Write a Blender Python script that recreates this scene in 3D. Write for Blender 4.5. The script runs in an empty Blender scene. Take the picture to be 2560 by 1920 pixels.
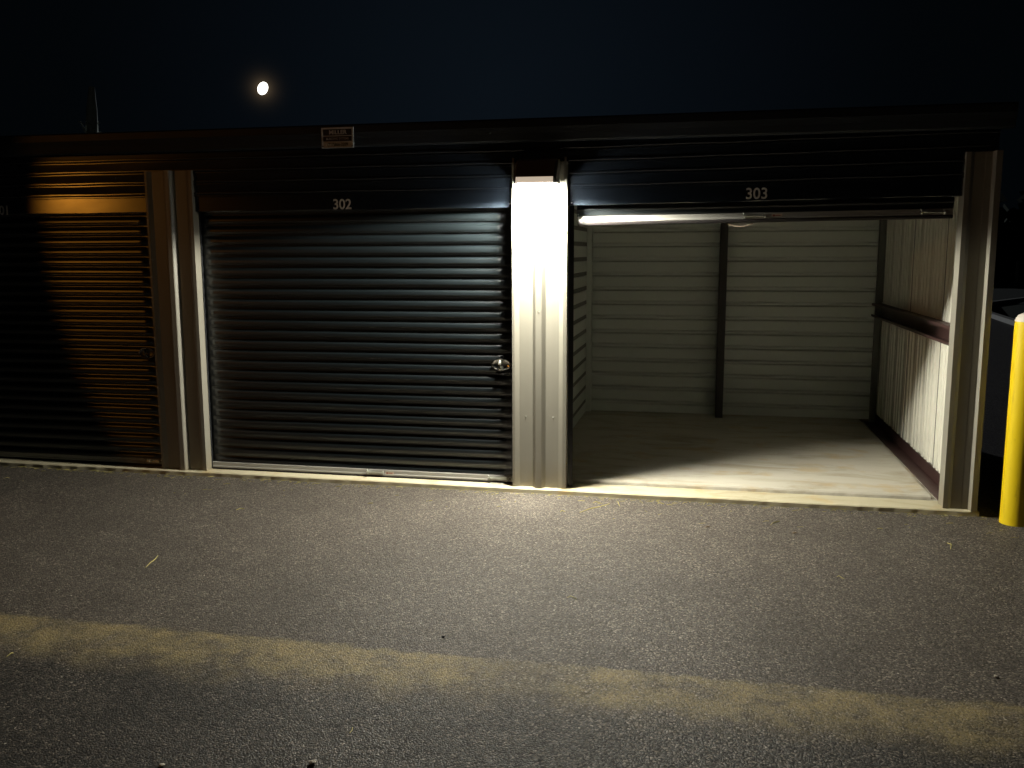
import bpy, bmesh, math, random
from mathutils import Vector, Matrix
random.seed(7)
sc = bpy.context.scene
col = sc.collection
R = math.radians

# ------------------------------------------------------------------ helpers
def tag(o, label=None, cat=None, group=None, kind=None):
    if label: o['label'] = label
    if cat: o['category'] = cat
    if group: o['group'] = group
    if kind: o['kind'] = kind
    return o

def empty(name, loc=(0, 0, 0)):
    o = bpy.data.objects.new(name, None)
    o.location = loc
    o.empty_display_size = .1
    col.objects.link(o)
    return o

class MB:
    """collects geometry in WORLD coordinates and links it as one mesh object"""
    def __init__(s):
        s.v = []; s.f = []; s.sm = []
    def poly(s, pts, smooth=False):
        n = len(s.v); s.v += [tuple(p) for p in pts]
        s.f.append(tuple(range(n, n + len(pts)))); s.sm.append(smooth)
    def box(s, x0, x1, y0, y1, z0, z1):
        n = len(s.v)
        s.v += [(x0, y0, z0), (x1, y0, z0), (x1, y1, z0), (x0, y1, z0), (x0, y0, z1), (x1, y0, z1), (x1, y1, z1), (x0, y1, z1)]
        for f in ((0, 3, 2, 1), (4, 5, 6, 7), (0, 1, 5, 4), (1, 2, 6, 5), (2, 3, 7, 6), (3, 0, 4, 7)):
            s.f.append(tuple(n + i for i in f)); s.sm.append(False)
    def grid(s, rows, smooth=False, closed=False):
        """rows: list of equally long point lists"""
        n = len(s.v); w = len(rows[0])
        for r in rows: s.v += [tuple(p) for p in r]
        for i in range(len(rows) - 1):
            for j in range(w if closed else w - 1):
                k = (j + 1) % w
                s.f.append((n + i * w + j, n + i * w + k, n + (i + 1) * w + k, n + (i + 1) * w + j)); s.sm.append(smooth)
    def tube(s, pts, r, seg=8, cap=True, smooth=True):
        pts = [Vector(p) for p in pts]
        rows = []
        for i, p in enumerate(pts):
            d = (pts[min(i + 1, len(pts) - 1)] - pts[max(i - 1, 0)]).normalized()
            a = d.cross(Vector((0, 0, 1)))
            if a.length < 1e-3: a = d.cross(Vector((1, 0, 0)))
            a.normalize(); b = d.cross(a)
            rr = r[i] if isinstance(r, (list, tuple)) else r
            rows.append([p + (a * math.cos(t) + b * math.sin(t)) * rr for t in [2 * math.pi * k / seg for k in range(seg)]])
        s.grid(rows, smooth, True)
        if cap:
            s.poly(rows[0][::-1]); s.poly(rows[-1])
    def build(s, name, mat, parent=None, bevel=0, solid=0, origin=None):
        me = bpy.data.meshes.new(name)
        me.from_pydata(s.v, [], s.f)
        for p, q in zip(me.polygons, s.sm): p.use_smooth = q
        me.update()
        bm = bmesh.new(); bm.from_mesh(me)
        bmesh.ops.recalc_face_normals(bm, faces=bm.faces)
        bm.to_mesh(me); bm.free()
        o = bpy.data.objects.new(name, me)
        if origin is not None:
            me.transform(Matrix.Translation(-Vector(origin))); o.location = origin
        me.materials.append(mat)
        col.objects.link(o)
        if parent:
            o.parent = parent
            if parent.type == 'MESH' or parent.type == 'EMPTY':
                pl = Vector(parent.get('_w', (0, 0, 0)))
                o.location = Vector(o.location) - pl
            o['_w'] = list(Vector(o.location) + Vector(parent.get('_w', (0, 0, 0))))
        else:
            o['_w'] = list(o.location)
        if solid:
            m = o.modifiers.new('s', 'SOLIDIFY'); m.thickness = solid; m.offset = 0
        if bevel:
            m = o.modifiers.new('b', 'BEVEL'); m.width = bevel; m.segments = 2; m.limit_method = 'ANGLE'
        return o

def thing(name, loc, label, cat, group=None):
    o = empty(name, loc); o['_w'] = list(loc)
    return tag(o, label, cat, group)

def text_obj(txt, size, mat, name, loc, parent, bold=0.0, depth=.0008, xs=1.0):
    """raised lettering on a wall facing -Y, centred on loc (world)"""
    cu = bpy.data.curves.new('t', 'FONT'); cu.body = txt; cu.size = size
    cu.align_x = 'CENTER'; cu.align_y = 'CENTER'; cu.extrude = depth; cu.offset = bold
    t = bpy.data.objects.new('t', cu); col.objects.link(t)
    dg = bpy.context.evaluated_depsgraph_get()
    me = bpy.data.meshes.new_from_object(t.evaluated_get(dg))
    bpy.data.objects.remove(t)
    me.transform(Matrix.Rotation(R(90), 4, 'X') @ Matrix.Scale(xs, 4, (1, 0, 0)))
    me.materials.clear(); me.materials.append(mat); me.name = name
    o = bpy.data.objects.new(name, me); col.objects.link(o)
    o.parent = parent; o.location = Vector(loc) - Vector(parent.get('_w', (0, 0, 0)))
    return o

# ------------------------------------------------------------------ materials
def mat(name):
    m = bpy.data.materials.new(name); m.use_nodes = True
    nt = m.node_tree; b = nt.nodes['Principled BSDF']
    return m, nt, b
def N(nt, t, **k):
    n = nt.nodes.new(t)
    for a, v in k.items(): setattr(n, a, v)
    return n
def paint(name, c, rough=.4, spec=.5, metal=0., var=.12, bump=.15, bscale=30, stretch=(1, 1, 1), dirt=None, rvar=.1, coat=0):
    m, nt, b = mat(name)
    tc = N(nt, 'ShaderNodeTexCoord'); mp = N(nt, 'ShaderNodeMapping'); mp.inputs['Scale'].default_value = stretch
    nt.links.new(tc.outputs['Object'], mp.inputs['Vector'])
    no = N(nt, 'ShaderNodeTexNoise'); no.inputs['Scale'].default_value = 4; no.inputs['Detail'].default_value = 8; no.inputs['Roughness'].default_value = .65
    nt.links.new(mp.outputs[0], no.inputs['Vector'])
    mx = N(nt, 'ShaderNodeMix', data_type='RGBA')
    mx.inputs[6].default_value = tuple(x * (1 - var) for x in c) + (1,); mx.inputs[7].default_value = tuple(min(1, x * (1 + var)) for x in c) + (1,)
    nt.links.new(no.outputs['Fac'], mx.inputs[0])
    out = mx.outputs[2]
    if dirt:   # (colour, height range) grime washed up from the ground
        g = N(nt, 'ShaderNodeNewGeometry'); sx = N(nt, 'ShaderNodeSeparateXYZ'); nt.links.new(g.outputs['Position'], sx.inputs[0])
        n2 = N(nt, 'ShaderNodeTexNoise'); n2.inputs['Scale'].default_value = 14; n2.inputs['Detail'].default_value = 6
        nt.links.new(g.outputs['Position'], n2.inputs['Vector'])
        mr = N(nt, 'ShaderNodeMapRange'); mr.inputs[1].default_value = dirt[1]; mr.inputs[2].default_value = 0; mr.inputs[3].default_value = 0; mr.inputs[4].default_value = 1
        nt.links.new(sx.outputs['Z'], mr.inputs[0])
        mu = N(nt, 'ShaderNodeMath', operation='MULTIPLY'); nt.links.new(mr.outputs[0], mu.inputs[0]); nt.links.new(n2.outputs['Fac'], mu.inputs[1])
        m2 = N(nt, 'ShaderNodeMix', data_type='RGBA'); nt.links.new(mu.outputs[0], m2.inputs[0]); nt.links.new(out, m2.inputs[6]); m2.inputs[7].default_value = tuple(dirt[0]) + (1,)
        out = m2.outputs[2]
    nt.links.new(out, b.inputs['Base Color'])
    rr = N(nt, 'ShaderNodeMapRange'); rr.inputs[3].default_value = rough - rvar; rr.inputs[4].default_value = rough + rvar
    nt.links.new(no.outputs['Fac'], rr.inputs[0]); nt.links.new(rr.outputs[0], b.inputs['Roughness'])
    b.inputs['Metallic'].default_value = metal; b.inputs['Specular IOR Level'].default_value = spec
    if bump:
        nb = N(nt, 'ShaderNodeTexNoise'); nb.inputs['Scale'].default_value = bscale; nb.inputs['Detail'].default_value = 4
        nt.links.new(mp.outputs[0], nb.inputs['Vector'])
        bp = N(nt, 'ShaderNodeBump'); bp.inputs['Strength'].default_value = bump; bp.inputs['Distance'].default_value = .002
        nt.links.new(nb.outputs['Fac'], bp.inputs['Height']); nt.links.new(bp.outputs[0], b.inputs['Normal'])
    return m
def emit(name, c, s):
    m, nt, b = mat(name)
    b.inputs['Base Color'].default_value = tuple(c) + (1,)
    b.inputs['Emission Color'].default_value = tuple(c) + (1,); b.inputs['Emission Strength'].default_value = s
    return m

M = {}
M['tan'] = paint('tan_metal', (.25, .238, .20), .42, .45, var=.06, bump=.25, bscale=8, stretch=(1, 1, .25), dirt=((.22, .18, .11), .22))
M['navy'] = paint('dark_navy_paint', (.010, .014, .020), .20, .75, var=.15, bump=.3, bscale=5, stretch=(.3, 1, 1), rvar=.06)
M['curtain'] = paint('charcoal_curtain_paint', (.0050, .0078, .0095), .31, .95, var=.2, bump=.08, bscale=7, stretch=(.2, 1, 1), rvar=.06)
M['gutter'] = paint('black_gutter_paint', (.016, .021, .030), .5, .3)
M['guide'] = paint('black_guide_steel', (.02, .022, .025), .45, .5)
M['liner'] = paint('grey_liner_panel', (.73, .765, .73), .5, .4, var=.06, bump=.25, bscale=5, stretch=(.3, 1, 1))
M['endpanel'] = paint('off_white_end_panel', (.70, .69, .61), .5, .4, var=.07, bump=.2, bscale=6, stretch=(1, 1, .2))
M['maroon'] = paint('red_oxide_primer', (.045, .022, .020), .5, .4, var=.3, bump=.3)
M['stud'] = paint('grey_steel_stud', (.16, .16, .145), .5, .4, var=.15)
M['darkpost'] = paint('dark_primer_post', (.035, .03, .028), .5, .4, var=.2)
M['alu'] = paint('aluminium_bar', (.34, .335, .31), .55, .3, metal=.1, var=.08, bump=.1, stretch=(.1, 1, 1))
M['rubber'] = paint('black_rubber', (.025, .022, .022), .7, .3)
M['chrome'] = paint('chrome', (.75, .75, .72), .16, .5, metal=1., var=.05, bump=0, rvar=.05)
M['zinc'] = paint('zinc_latch', (.7, .72, .66), .3, .5, metal=.8, var=.1, bump=0)
M['sticker'] = paint('sticker_paper', (.55, .45, .36), .5, .3, var=.04, bump=0)
M['red'] = paint('sticker_red', (.30, .07, .04), .5, .3, var=.04, bump=0)
M['ink'] = paint('black_print', (.02, .018, .016), .6, .3, var=.04, bump=0)
M['digit'] = paint('pale_vinyl_digit', (.66, .63, .57), .5, .4, var=.05, bump=0)
M['signgrey'] = paint('brushed_sign_plate', (.66, .72, .78), .45, .5, metal=0., var=.08)
M['signtan'] = paint('tan_sign_field', (.62, .60, .54), .5, .4, var=.08)
M['signnavy'] = paint('navy_sign_field', (.02, .02, .035), .45, .5, var=.08)
M['signtext'] = paint('grey_sign_lettering', (.62, .64, .68), .5, .4, var=.04, bump=0)
M['bronze'] = paint('grey_bronze_housing', (.16, .15, .135), .4, .5)
M['yellow'] = paint('yellow_bollard_sleeve', (.80, .56, .01), .42, .5, var=.06, bump=.3, bscale=10)
def worn_yellow():
    m = paint('yellow_bollard_sleeve', (.78, .57, .008), .40, .5, var=.05, bump=.25, bscale=10)
    nt = m.node_tree; b = nt.nodes['Principled BSDF']; src = b.inputs['Base Color'].links[0].from_socket
    g = N(nt, 'ShaderNodeNewGeometry'); mp = N(nt, 'ShaderNodeMapping'); mp.inputs['Scale'].default_value = (9, 9, 1.6); nt.links.new(g.outputs['Position'], mp.inputs['Vector'])
    n = N(nt, 'ShaderNodeTexNoise'); n.inputs['Scale'].default_value = 3; n.inputs['Detail'].default_value = 9; n.inputs['Roughness'].default_value = .7; nt.links.new(mp.outputs[0], n.inputs['Vector'])
    r = N(nt, 'ShaderNodeMapRange'); r.inputs[1].default_value = .58; r.inputs[2].default_value = .72; r.inputs[4].default_value = .6; nt.links.new(n.outputs['Fac'], r.inputs[0])
    x = N(nt, 'ShaderNodeMix', data_type='RGBA'); nt.links.new(r.outputs[0], x.inputs[0]); nt.links.new(src, x.inputs[6]); x.inputs[7].default_value = (.30, .19, .02, 1)
    nt.links.new(x.outputs[2], b.inputs['Base Color']); return m
M['yellow'] = worn_yellow()
M['capwhite'] = paint('scuffed_white_cap', (.6, .56, .5), .6, .4, var=.3)
M['roof'] = paint('dark_roof_metal', (.008, .010, .014), .5, .5)
M['straw'] = paint('dry_grass_blade', (.42, .37, .13), .6, .3, var=.25, bump=0)
M['leaf'] = paint('dry_leaf', (.10, .07, .04), .6, .3, var=.3)
M['pebble'] = paint('pale_pebble', (.55, .5, .42), .7, .3, var=.2)
M['chip'] = paint('black_tar_chip', (.008, .008, .008), .6, .3)
M['bark'] = paint('pale_bark', (.55, .58, .5), .8, .2, var=.3, bump=.6)
M['grass'] = paint('mown_verge', (.05, .06, .035), .9, .1, var=.5, bump=.8, bscale=60)
M['gravel'] = paint('pale_gravel_road', (.09, .09, .075), .9, .1, var=.25, bump=.5, bscale=80)
M['kerb'] = paint('kerb_concrete', (.5, .49, .43), .8, .2, var=.2)
M['post'] = paint('marker_post_paint', (.42, .37, .28), .6, .3, var=.1)

# concrete
def concrete(name, c, rust=False):
    m, nt, b = mat(name)
    tc = N(nt, 'ShaderNodeNewGeometry')
    mp = N(nt, 'ShaderNodeMapping'); mp.inputs['Scale'].default_value = (.6, 1.8, 1); nt.links.new(tc.outputs['Position'], mp.inputs['Vector'])
    n1 = N(nt, 'ShaderNodeTexNoise'); n1.inputs['Scale'].default_value = 2.2; n1.inputs['Detail'].default_value = 10; n1.inputs['Roughness'].default_value = .7; n1.inputs['Distortion'].default_value = .6
    nt.links.new(mp.outputs[0], n1.inputs['Vector'])
    cr = N(nt, 'ShaderNodeValToRGB'); cr.color_ramp.elements[0].position = .3; cr.color_ramp.elements[1].position = .72
    cr.color_ramp.elements[0].color = (c[0] * .66, c[1] * .60, c[2] * .50, 1); cr.color_ramp.elements[1].color = (c[0] * 1.08, c[1] * 1.08, c[2] * 1.1, 1)
    e = cr.color_ramp.elements.new(.5); e.color = (c[0], c[1], c[2], 1)
    nt.links.new(n1.outputs['Fac'], cr.inputs[0])
    # ochre blotches
    n2 = N(nt, 'ShaderNodeTexNoise'); n2.inputs['Scale'].default_value = 3.7; n2.inputs['Detail'].default_value = 5
    nt.links.new(tc.outputs['Position'], n2.inputs['Vector'])
    r2 = N(nt, 'ShaderNodeMapRange'); r2.inputs[1].default_value = .55; r2.inputs[2].default_value = .75; r2.inputs[4].default_value = .7
    nt.links.new(n2.outputs['Fac'], r2.inputs[0])
    mx = N(nt, 'ShaderNodeMix', data_type='RGBA'); nt.links.new(r2.outputs[0], mx.inputs[0]); nt.links.new(cr.outputs[0], mx.inputs[6])
    mx.inputs[7].default_value = (c[0] * .95, c[1] * .72, c[2] * .38, 1)
    # pits
    vo = N(nt, 'ShaderNodeTexVoronoi'); vo.inputs['Scale'].default_value = 34; nt.links.new(tc.outputs['Position'], vo.inputs['Vector'])
    sc2 = N(nt, 'ShaderNodeMath', operation='LESS_THAN'); sc2.inputs[1].default_value = .045; nt.links.new(vo.outputs['Distance'], sc2.inputs[0])
    m3 = N(nt, 'ShaderNodeMix', data_type='RGBA'); nt.links.new(sc2.outputs[0], m3.inputs[0]); nt.links.new(mx.outputs[2], m3.inputs[6]); m3.inputs[7].default_value = (c[0] * .3, c[1] * .25, c[2] * .2, 1)
    nt.links.new(m3.outputs[2], b.inputs['Base Color']); b.inputs['Roughness'].default_value = .75; b.inputs['Specular IOR Level'].default_value = .3
    n3 = N(nt, 'ShaderNodeTexNoise'); n3.inputs['Scale'].default_value = 40; n3.inputs['Detail'].default_value = 6; nt.links.new(tc.outputs['Position'], n3.inputs['Vector'])
    bp = N(nt, 'ShaderNodeBump'); bp.inputs['Strength'].default_value = .35; bp.inputs['Distance'].default_value = .004
    nt.links.new(n3.outputs['Fac'], bp.inputs['Height']); nt.links.new(bp.outputs[0], b.inputs['Normal'])
    return m
M['apron'] = concrete('apron_concrete', (.45, .41, .29))
M['floor'] = concrete('floor_concrete', (.44, .415, .35))

# asphalt
def asphalt():
    m, nt, b = mat('asphalt')
    L = nt.links.new
    g = N(nt, 'ShaderNodeNewGeometry'); P = g.outputs['Position']
    v1 = N(nt, 'ShaderNodeTexVoronoi'); v1.inputs['Scale'].default_value = 135; L(P, v1.inputs['Vector'])
    v2 = N(nt, 'ShaderNodeTexVoronoi'); v2.inputs['Scale'].default_value = 48; L(P, v2.inputs['Vector'])
    big = N(nt, 'ShaderNodeTexNoise'); big.inputs['Scale'].default_value = .9; big.inputs['Detail'].default_value = 7; big.inputs['Roughness'].default_value = .6; L(P, big.inputs['Vector'])
    s1 = N(nt, 'ShaderNodeSeparateColor'); L(v1.outputs['Color'], s1.inputs[0])
    s2 = N(nt, 'ShaderNodeSeparateColor'); L(v2.outputs['Color'], s2.inputs[0])
    # stone brightness distribution
    cr = N(nt, 'ShaderNodeValToRGB'); L(s1.outputs[0], cr.inputs[0])
    E = cr.color_ramp.elements
    E[0].position = 0; E[0].color = (.006, .0058, .0055, 1); E[1].position = 1; E[1].color = (.27, .235, .195, 1)
    for p, c in ((.35, (.020, .0182, .016)), (.7, (.052, .0455, .039)), (.92, (.135, .115, .094))):
        e = E.new(p); e.color = c + (1,)
    # sparse bright chips
    gt = N(nt, 'ShaderNodeMath', operation='GREATER_THAN'); gt.inputs[1].default_value = .983; L(s2.outputs[1], gt.inputs[0])
    lt = N(nt, 'ShaderNodeMath', operation='LESS_THAN'); lt.inputs[1].default_value = .24; L(v2.outputs['Distance'], lt.inputs[0])
    ml = N(nt, 'ShaderNodeMath', operation='MULTIPLY'); L(gt.outputs[0], ml.inputs[0]); L(lt.outputs[0], ml.inputs[1])
    mx = N(nt, 'ShaderNodeMix', data_type='RGBA'); L(ml.outputs[0], mx.inputs[0]); L(cr.outputs[0], mx.inputs[6]); mx.inputs[7].default_value = (.42, .39, .33, 1)
    # large scale wear
    wr = N(nt, 'ShaderNodeMapRange'); wr.inputs[1].default_value = .3; wr.inputs[2].default_value = .7; wr.inputs[3].default_value = .85; wr.inputs[4].default_value = 1.6; L(big.outputs['Fac'], wr.inputs[0])
    pa = N(nt, 'ShaderNodeTexNoise'); pa.inputs['Scale'].default_value = 2.6; pa.inputs['Detail'].default_value = 4; pa.inputs['Distortion'].default_value = 1.2; L(P, pa.inputs['Vector'])
    pm = N(nt, 'ShaderNodeMapRange'); pm.inputs[1].default_value = .35; pm.inputs[2].default_value = .65; pm.inputs[3].default_value = .8; pm.inputs[4].default_value = 1.15; L(pa.outputs['Fac'], pm.inputs[0])
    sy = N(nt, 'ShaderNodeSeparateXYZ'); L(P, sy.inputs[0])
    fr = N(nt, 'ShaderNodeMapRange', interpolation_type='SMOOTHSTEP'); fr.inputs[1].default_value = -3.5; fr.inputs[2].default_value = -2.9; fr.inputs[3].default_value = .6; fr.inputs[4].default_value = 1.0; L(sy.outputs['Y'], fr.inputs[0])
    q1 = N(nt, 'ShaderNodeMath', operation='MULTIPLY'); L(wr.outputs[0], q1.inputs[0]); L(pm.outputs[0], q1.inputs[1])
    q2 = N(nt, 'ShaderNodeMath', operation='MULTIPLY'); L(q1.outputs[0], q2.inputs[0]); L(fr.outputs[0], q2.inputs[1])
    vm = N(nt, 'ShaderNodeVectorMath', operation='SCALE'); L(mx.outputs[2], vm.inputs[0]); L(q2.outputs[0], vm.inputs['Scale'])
    # dried silt line left where water runs along the lot (world Y -3.25 .. -2.85)
    sx = N(nt, 'ShaderNodeSeparateXYZ'); L(P, sx.inputs[0])
    w1 = N(nt, 'ShaderNodeTexNoise'); w1.inputs['Scale'].default_value = 11; w1.inputs['Detail'].default_value = 6; L(P, w1.inputs['Vector'])
    wo = N(nt, 'ShaderNodeMath', operation='MULTIPLY_ADD'); wo.inputs[1].default_value = .11; L(w1.outputs['Fac'], wo.inputs[0]); L(sx.outputs['Y'], wo.inputs[2])
    up = N(nt, 'ShaderNodeMapRange', interpolation_type='SMOOTHSTEP'); up.inputs[1].default_value = -2.775; up.inputs[2].default_value = -2.825; L(wo.outputs[0], up.inputs[0])
    w2 = N(nt, 'ShaderNodeTexNoise'); w2.inputs['Scale'].default_value = 8; w2.inputs['Detail'].default_value = 8; L(P, w2.inputs['Vector'])
    wl = N(nt, 'ShaderNodeMath', operation='MULTIPLY_ADD'); wl.inputs[1].default_value = .3; L(w2.outputs['Fac'], wl.inputs[0]); L(sx.outputs['Y'], wl.inputs[2])
    lo = N(nt, 'ShaderNodeMapRange', interpolation_type='SMOOTHSTEP'); lo.inputs[1].default_value = -3.20; lo.inputs[2].default_value = -2.90; L(wl.outputs[0], lo.inputs[0])
    mm = N(nt, 'ShaderNodeMath', operation='MULTIPLY'); L(up.outputs[0], mm.inputs[0]); L(lo.outputs[0], mm.inputs[1])
    pt = N(nt, 'ShaderNodeTexNoise'); pt.inputs['Scale'].default_value = 6; pt.inputs['Detail'].default_value = 8; pt.inputs['Roughness'].default_value = .7; L(P, pt.inputs['Vector'])
    pr = N(nt, 'ShaderNodeMapRange'); pr.inputs[1].default_value = .38; pr.inputs[2].default_value = .60; pr.inputs[3].default_value = .2; L(pt.outputs['Fac'], pr.inputs[0])
    # gap in the silt near x=.6
    gx = N(nt, 'ShaderNodeMath', operation='SUBTRACT'); gx.inputs[1].default_value = .72; L(sx.outputs['X'], gx.inputs[0])
    ga = N(nt, 'ShaderNodeMath', operation='ABSOLUTE'); L(gx.outputs[0], ga.inputs[0])
    gr = N(nt, 'ShaderNodeMapRange', interpolation_type='SMOOTHSTEP'); gr.inputs[1].default_value = .05; gr.inputs[2].default_value = .32; gr.inputs[3].default_value = .3; L(ga.outputs[0], gr.inputs[0])
    m4 = N(nt, 'ShaderNodeMath', operation='MULTIPLY'); L(mm.outputs[0], m4.inputs[0]); L(pr.outputs[0], m4.inputs[1])
    m5 = N(nt, 'ShaderNodeMath', operation='MULTIPLY'); L(m4.outputs[0], m5.inputs[0]); L(gr.outputs[0], m5.inputs[1])
    # silt sits between the stones: keep some of the stone pattern
    sd = N(nt, 'ShaderNodeMapRange'); sd.inputs[3].default_value = .95; sd.inputs[4].default_value = .35; L(s1.outputs[1], sd.inputs[0])
    m6 = N(nt, 'ShaderNodeMath', operation='MULTIPLY'); L(m5.outputs[0], m6.inputs[0]); L(sd.outputs[0], m6.inputs[1])
    # fainter dust in front of the doors
    ds = N(nt, 'ShaderNodeMapRange', interpolation_type='SMOOTHSTEP'); ds.inputs[1].default_value = -3.3; ds.inputs[2].default_value = -2.6; ds.inputs[3].default_value = .0; ds.inputs[4].default_value = .42; L(wl.outputs[0], ds.inputs[0])
    dd = N(nt, 'ShaderNodeMath', operation='MULTIPLY'); L(ds.outputs[0], dd.inputs[0]); L(sd.outputs[0], dd.inputs[1])
    c1 = N(nt, 'ShaderNodeMix', data_type='RGBA'); L(dd.outputs[0], c1.inputs[0]); L(vm.outputs[0], c1.inputs[6]); c1.inputs[7].default_value = (.125, .104, .084, 1)
    c2 = N(nt, 'ShaderNodeMix', data_type='RGBA'); L(m6.outputs[0], c2.inputs[0]); L(c1.outputs[2], c2.inputs[6]); c2.inputs[7].default_value = (.31, .245, .11, 1)
    L(c2.outputs[2], b.inputs['Base Color'])
    rr = N(nt, 'ShaderNodeMapRange'); rr.inputs[3].default_value = .45; rr.inputs[4].default_value = .95; L(s1.outputs[2], rr.inputs[0])
    L(rr.outputs[0], b.inputs['Roughness']); b.inputs['Specular IOR Level'].default_value = .42
    # relief: rounded stones with random heights
    h1 = N(nt, 'ShaderNodeMath', operation='MULTIPLY_ADD'); h1.inputs[1].default_value = -1.0; L(v1.outputs['Distance'], h1.inputs[0]); L(s1.outputs[1], h1.inputs[2])
    bp = N(nt, 'ShaderNodeBump'); bp.inputs['Strength'].default_value = .9; bp.inputs['Distance'].default_value = .0035; L(h1.outputs[0], bp.inputs['Height'])
    L(bp.outputs[0], b.inputs['Normal'])
    return m
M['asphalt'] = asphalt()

GZ = -.035        # asphalt level
# ------------------------------------------------------------------ setting
g = MB()
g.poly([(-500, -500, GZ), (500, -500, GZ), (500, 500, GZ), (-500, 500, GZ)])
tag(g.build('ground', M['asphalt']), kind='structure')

# grass verge, gravel road and kerb seen past the corner of the building
g = MB()
kx = [(7.6, 6), (8.3, 11), (8.95, 17), (9.35, 21), (10.6, 26), (13.5, 30.5), (20, 34), (60, 42)]
g.grid([[(x, y, GZ + .004) for x, y in kx], [(150, y - 20 * (1 - i / 7), GZ + .006) for i, (x, y) in enumerate(kx)]])
verge = tag(g.build('grass_verge', M['grass']), kind='structure')
g = MB()
for (a, b_) in zip(kx[:-1], kx[1:]):
    d = Vector((b_[0] - a[0], b_[1] - a[1])).normalized(); n = Vector((-d.y, d.x)) * .09
    p = [(a[0] - n.x, a[1] - n.y), (b_[0] - n.x, b_[1] - n.y), (b_[0] + n.x, b_[1] + n.y), (a[0] + n.x, a[1] + n.y)]
    lo = [(x, y, GZ - .01) for x, y in p]; hi = [(x, y, GZ + .12) for x, y in p]
    g.poly(hi); g.poly([lo[0], lo[1], hi[1], hi[0]]); g.poly([lo[2], lo[3], hi[3], hi[2]])
tag(g.build('kerb', M['kerb']), kind='structure')
g = MB()
g.grid([[(x, 27 + .06 * (x - 9) + w, z) for x in (5, 20, 40, 90)] for w, z in ((0, GZ + .02), (7.5, GZ + .22), (8.2, GZ + .22))])
tag(g.build('gravel_road', M['gravel']), kind='structure')
g = MB()
g.grid([[(x, 38.5 + .06 * (x - 9) + w, z) for x in (5, 20, 40, 90)] for w, z in ((0, GZ + .02), (2.0, GZ + .35), (2.6, GZ + .35))])
tag(g.build('far_road', M['gravel']), kind='structure')

def marker_post(x, y, h, lab):
    m = MB(); m.tube([(x, y, GZ), (x + .02, y, GZ + h * .9), (x + .02, y, GZ + h)], [.07, .07, .05], 8)
    tag(m.build('marker_post', M['post'], origin=(x, y, GZ)), lab, 'post')
marker_post(15.9, 40.0, 1.45, 'thin pale post standing at the far road beyond the building corner')

# dark woods closing the view beyond the road
M['woods'] = paint('dark_woods_foliage', (.03, .04, .02), .9, .1, var=.6)
g = MB(); rw = random.Random(5)
for i in range(5200):
    x = rw.uniform(10, 130); d = rw.uniform(0, 7)
    top = 5.2 + 1.6 * math.sin(x * .21) + 1.1 * math.sin(x * .67 + 1) + rw.uniform(-.6, .3)
    z = rw.uniform(0, 1) ** .8 * top; y = 44 + .06 * x + d
    a, b_ = rw.uniform(0, 6.28), rw.uniform(-.8, .8); s_ = rw.uniform(.25, .6)
    u = Vector((math.cos(a), math.sin(a), b_)) * s_; v = Vector((-math.sin(a) * .5, math.cos(a) * .5, 1)) * s_ * .7
    c = Vector((x, y, z))
    g.poly([c - u, c - v, c + u * .9, c + v])
g.grid([[(x, 50 + .06 * x, -.1) for x in (8, 60, 140)], [(x, 51 + .06 * x, 4.2) for x in (8, 60, 140)]])
tag(g.build('woods', M['woods']), 'dark tree line beyond the far road at the right', 'woods', kind='stuff')

# ------------------------------------------------------------------ the storage building
BL, BRX, PW = -6.05, 3.292, .412          # left end, right end, pilaster width
HB = 2.117                                # underside of the header over the doors
PT = 2.44                                 # top of the pilasters
BY = 3.32                                 # liner of the back wall
bld = thing('storage_building', (0, 0, 0), 'long dark self storage building with tan pilasters and roll-up doors', 'building')

def hz(x):   # the header over the right-hand opening rises very slightly to the right
    return HB + (.008 + (x - .412) * .011 if x > .2 else 0)

# concrete slab edge (apron) with a slightly ragged front edge
ap = MB()
n = 260; xs = [BL - .1 + (BRX + .02 - BL + .1) * i / n for i in range(n + 1)]
fy = [-.036 + random.uniform(-.0012, .0012) + .002 * math.sin(x * 37) + .004 * math.sin(x * 5) for x in xs]
ap.grid([[(x, y - .006, GZ - .02) for x, y in zip(xs, fy)], [(x, y - .003 + random.uniform(-.0008, .0008), -.007) for x, y in zip(xs, fy)],
         [(x, y + .006, 0) for x, y in zip(xs, fy)], [(x, .2, 0) for x in xs]])
tag(ap.build('apron', M['apron']), kind='structure')

# interior floor: raised 3 cm, rough broken lip in the open unit
fl = MB()
n = 150; xs = [.157 + (3.055 - .157) * i / n for i in range(n + 1)]
lip = [.215 + random.uniform(-.0012, .0012) + .003 * math.sin(x * 9) + .002 * math.sin(x * 31 + 1) for x in xs]
fl.grid([[(x, y - .012 + random.uniform(-.0008, .0008), -.002) for x, y in zip(xs, lip)], [(x, y - .004 + random.uniform(-.0008, .0008), .02) for x, y in zip(xs, lip)],
         [(x, y + .01, .03) for x, y in zip(xs, lip)], [(x, BY, .03) for x in xs]])
fl.poly([(3.055, .215, -.002), (3.055, BY, -.002), (3.055, BY, .03), (3.055, .22, .03)])
floor = tag(fl.build('floor_slab', M['floor'], bld), 'swept concrete floor with a broken front lip')
lg = MB(); lg.box(3.055, 3.23, .2, BY, -.03, 0.003)
lg.build('slab_ledge', M['floor'], bld)
mk = MB()
mk.box(3.10, 3.2125, .09, BY - .03, .0035, .010)       # flange
mk.box(3.2030, 3.2062, .09, BY - .03, .010, .105)      # web
o = mk.build('base_channel', M['maroon'], bld)
g = MB()  # mid-height girt, a C section
g.box(3.115, 3.2125, .09, BY - .05, 1.252, 1.258); g.box(3.115, 3.2125, .09, BY - .05, 1.122, 1.128)
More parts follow.
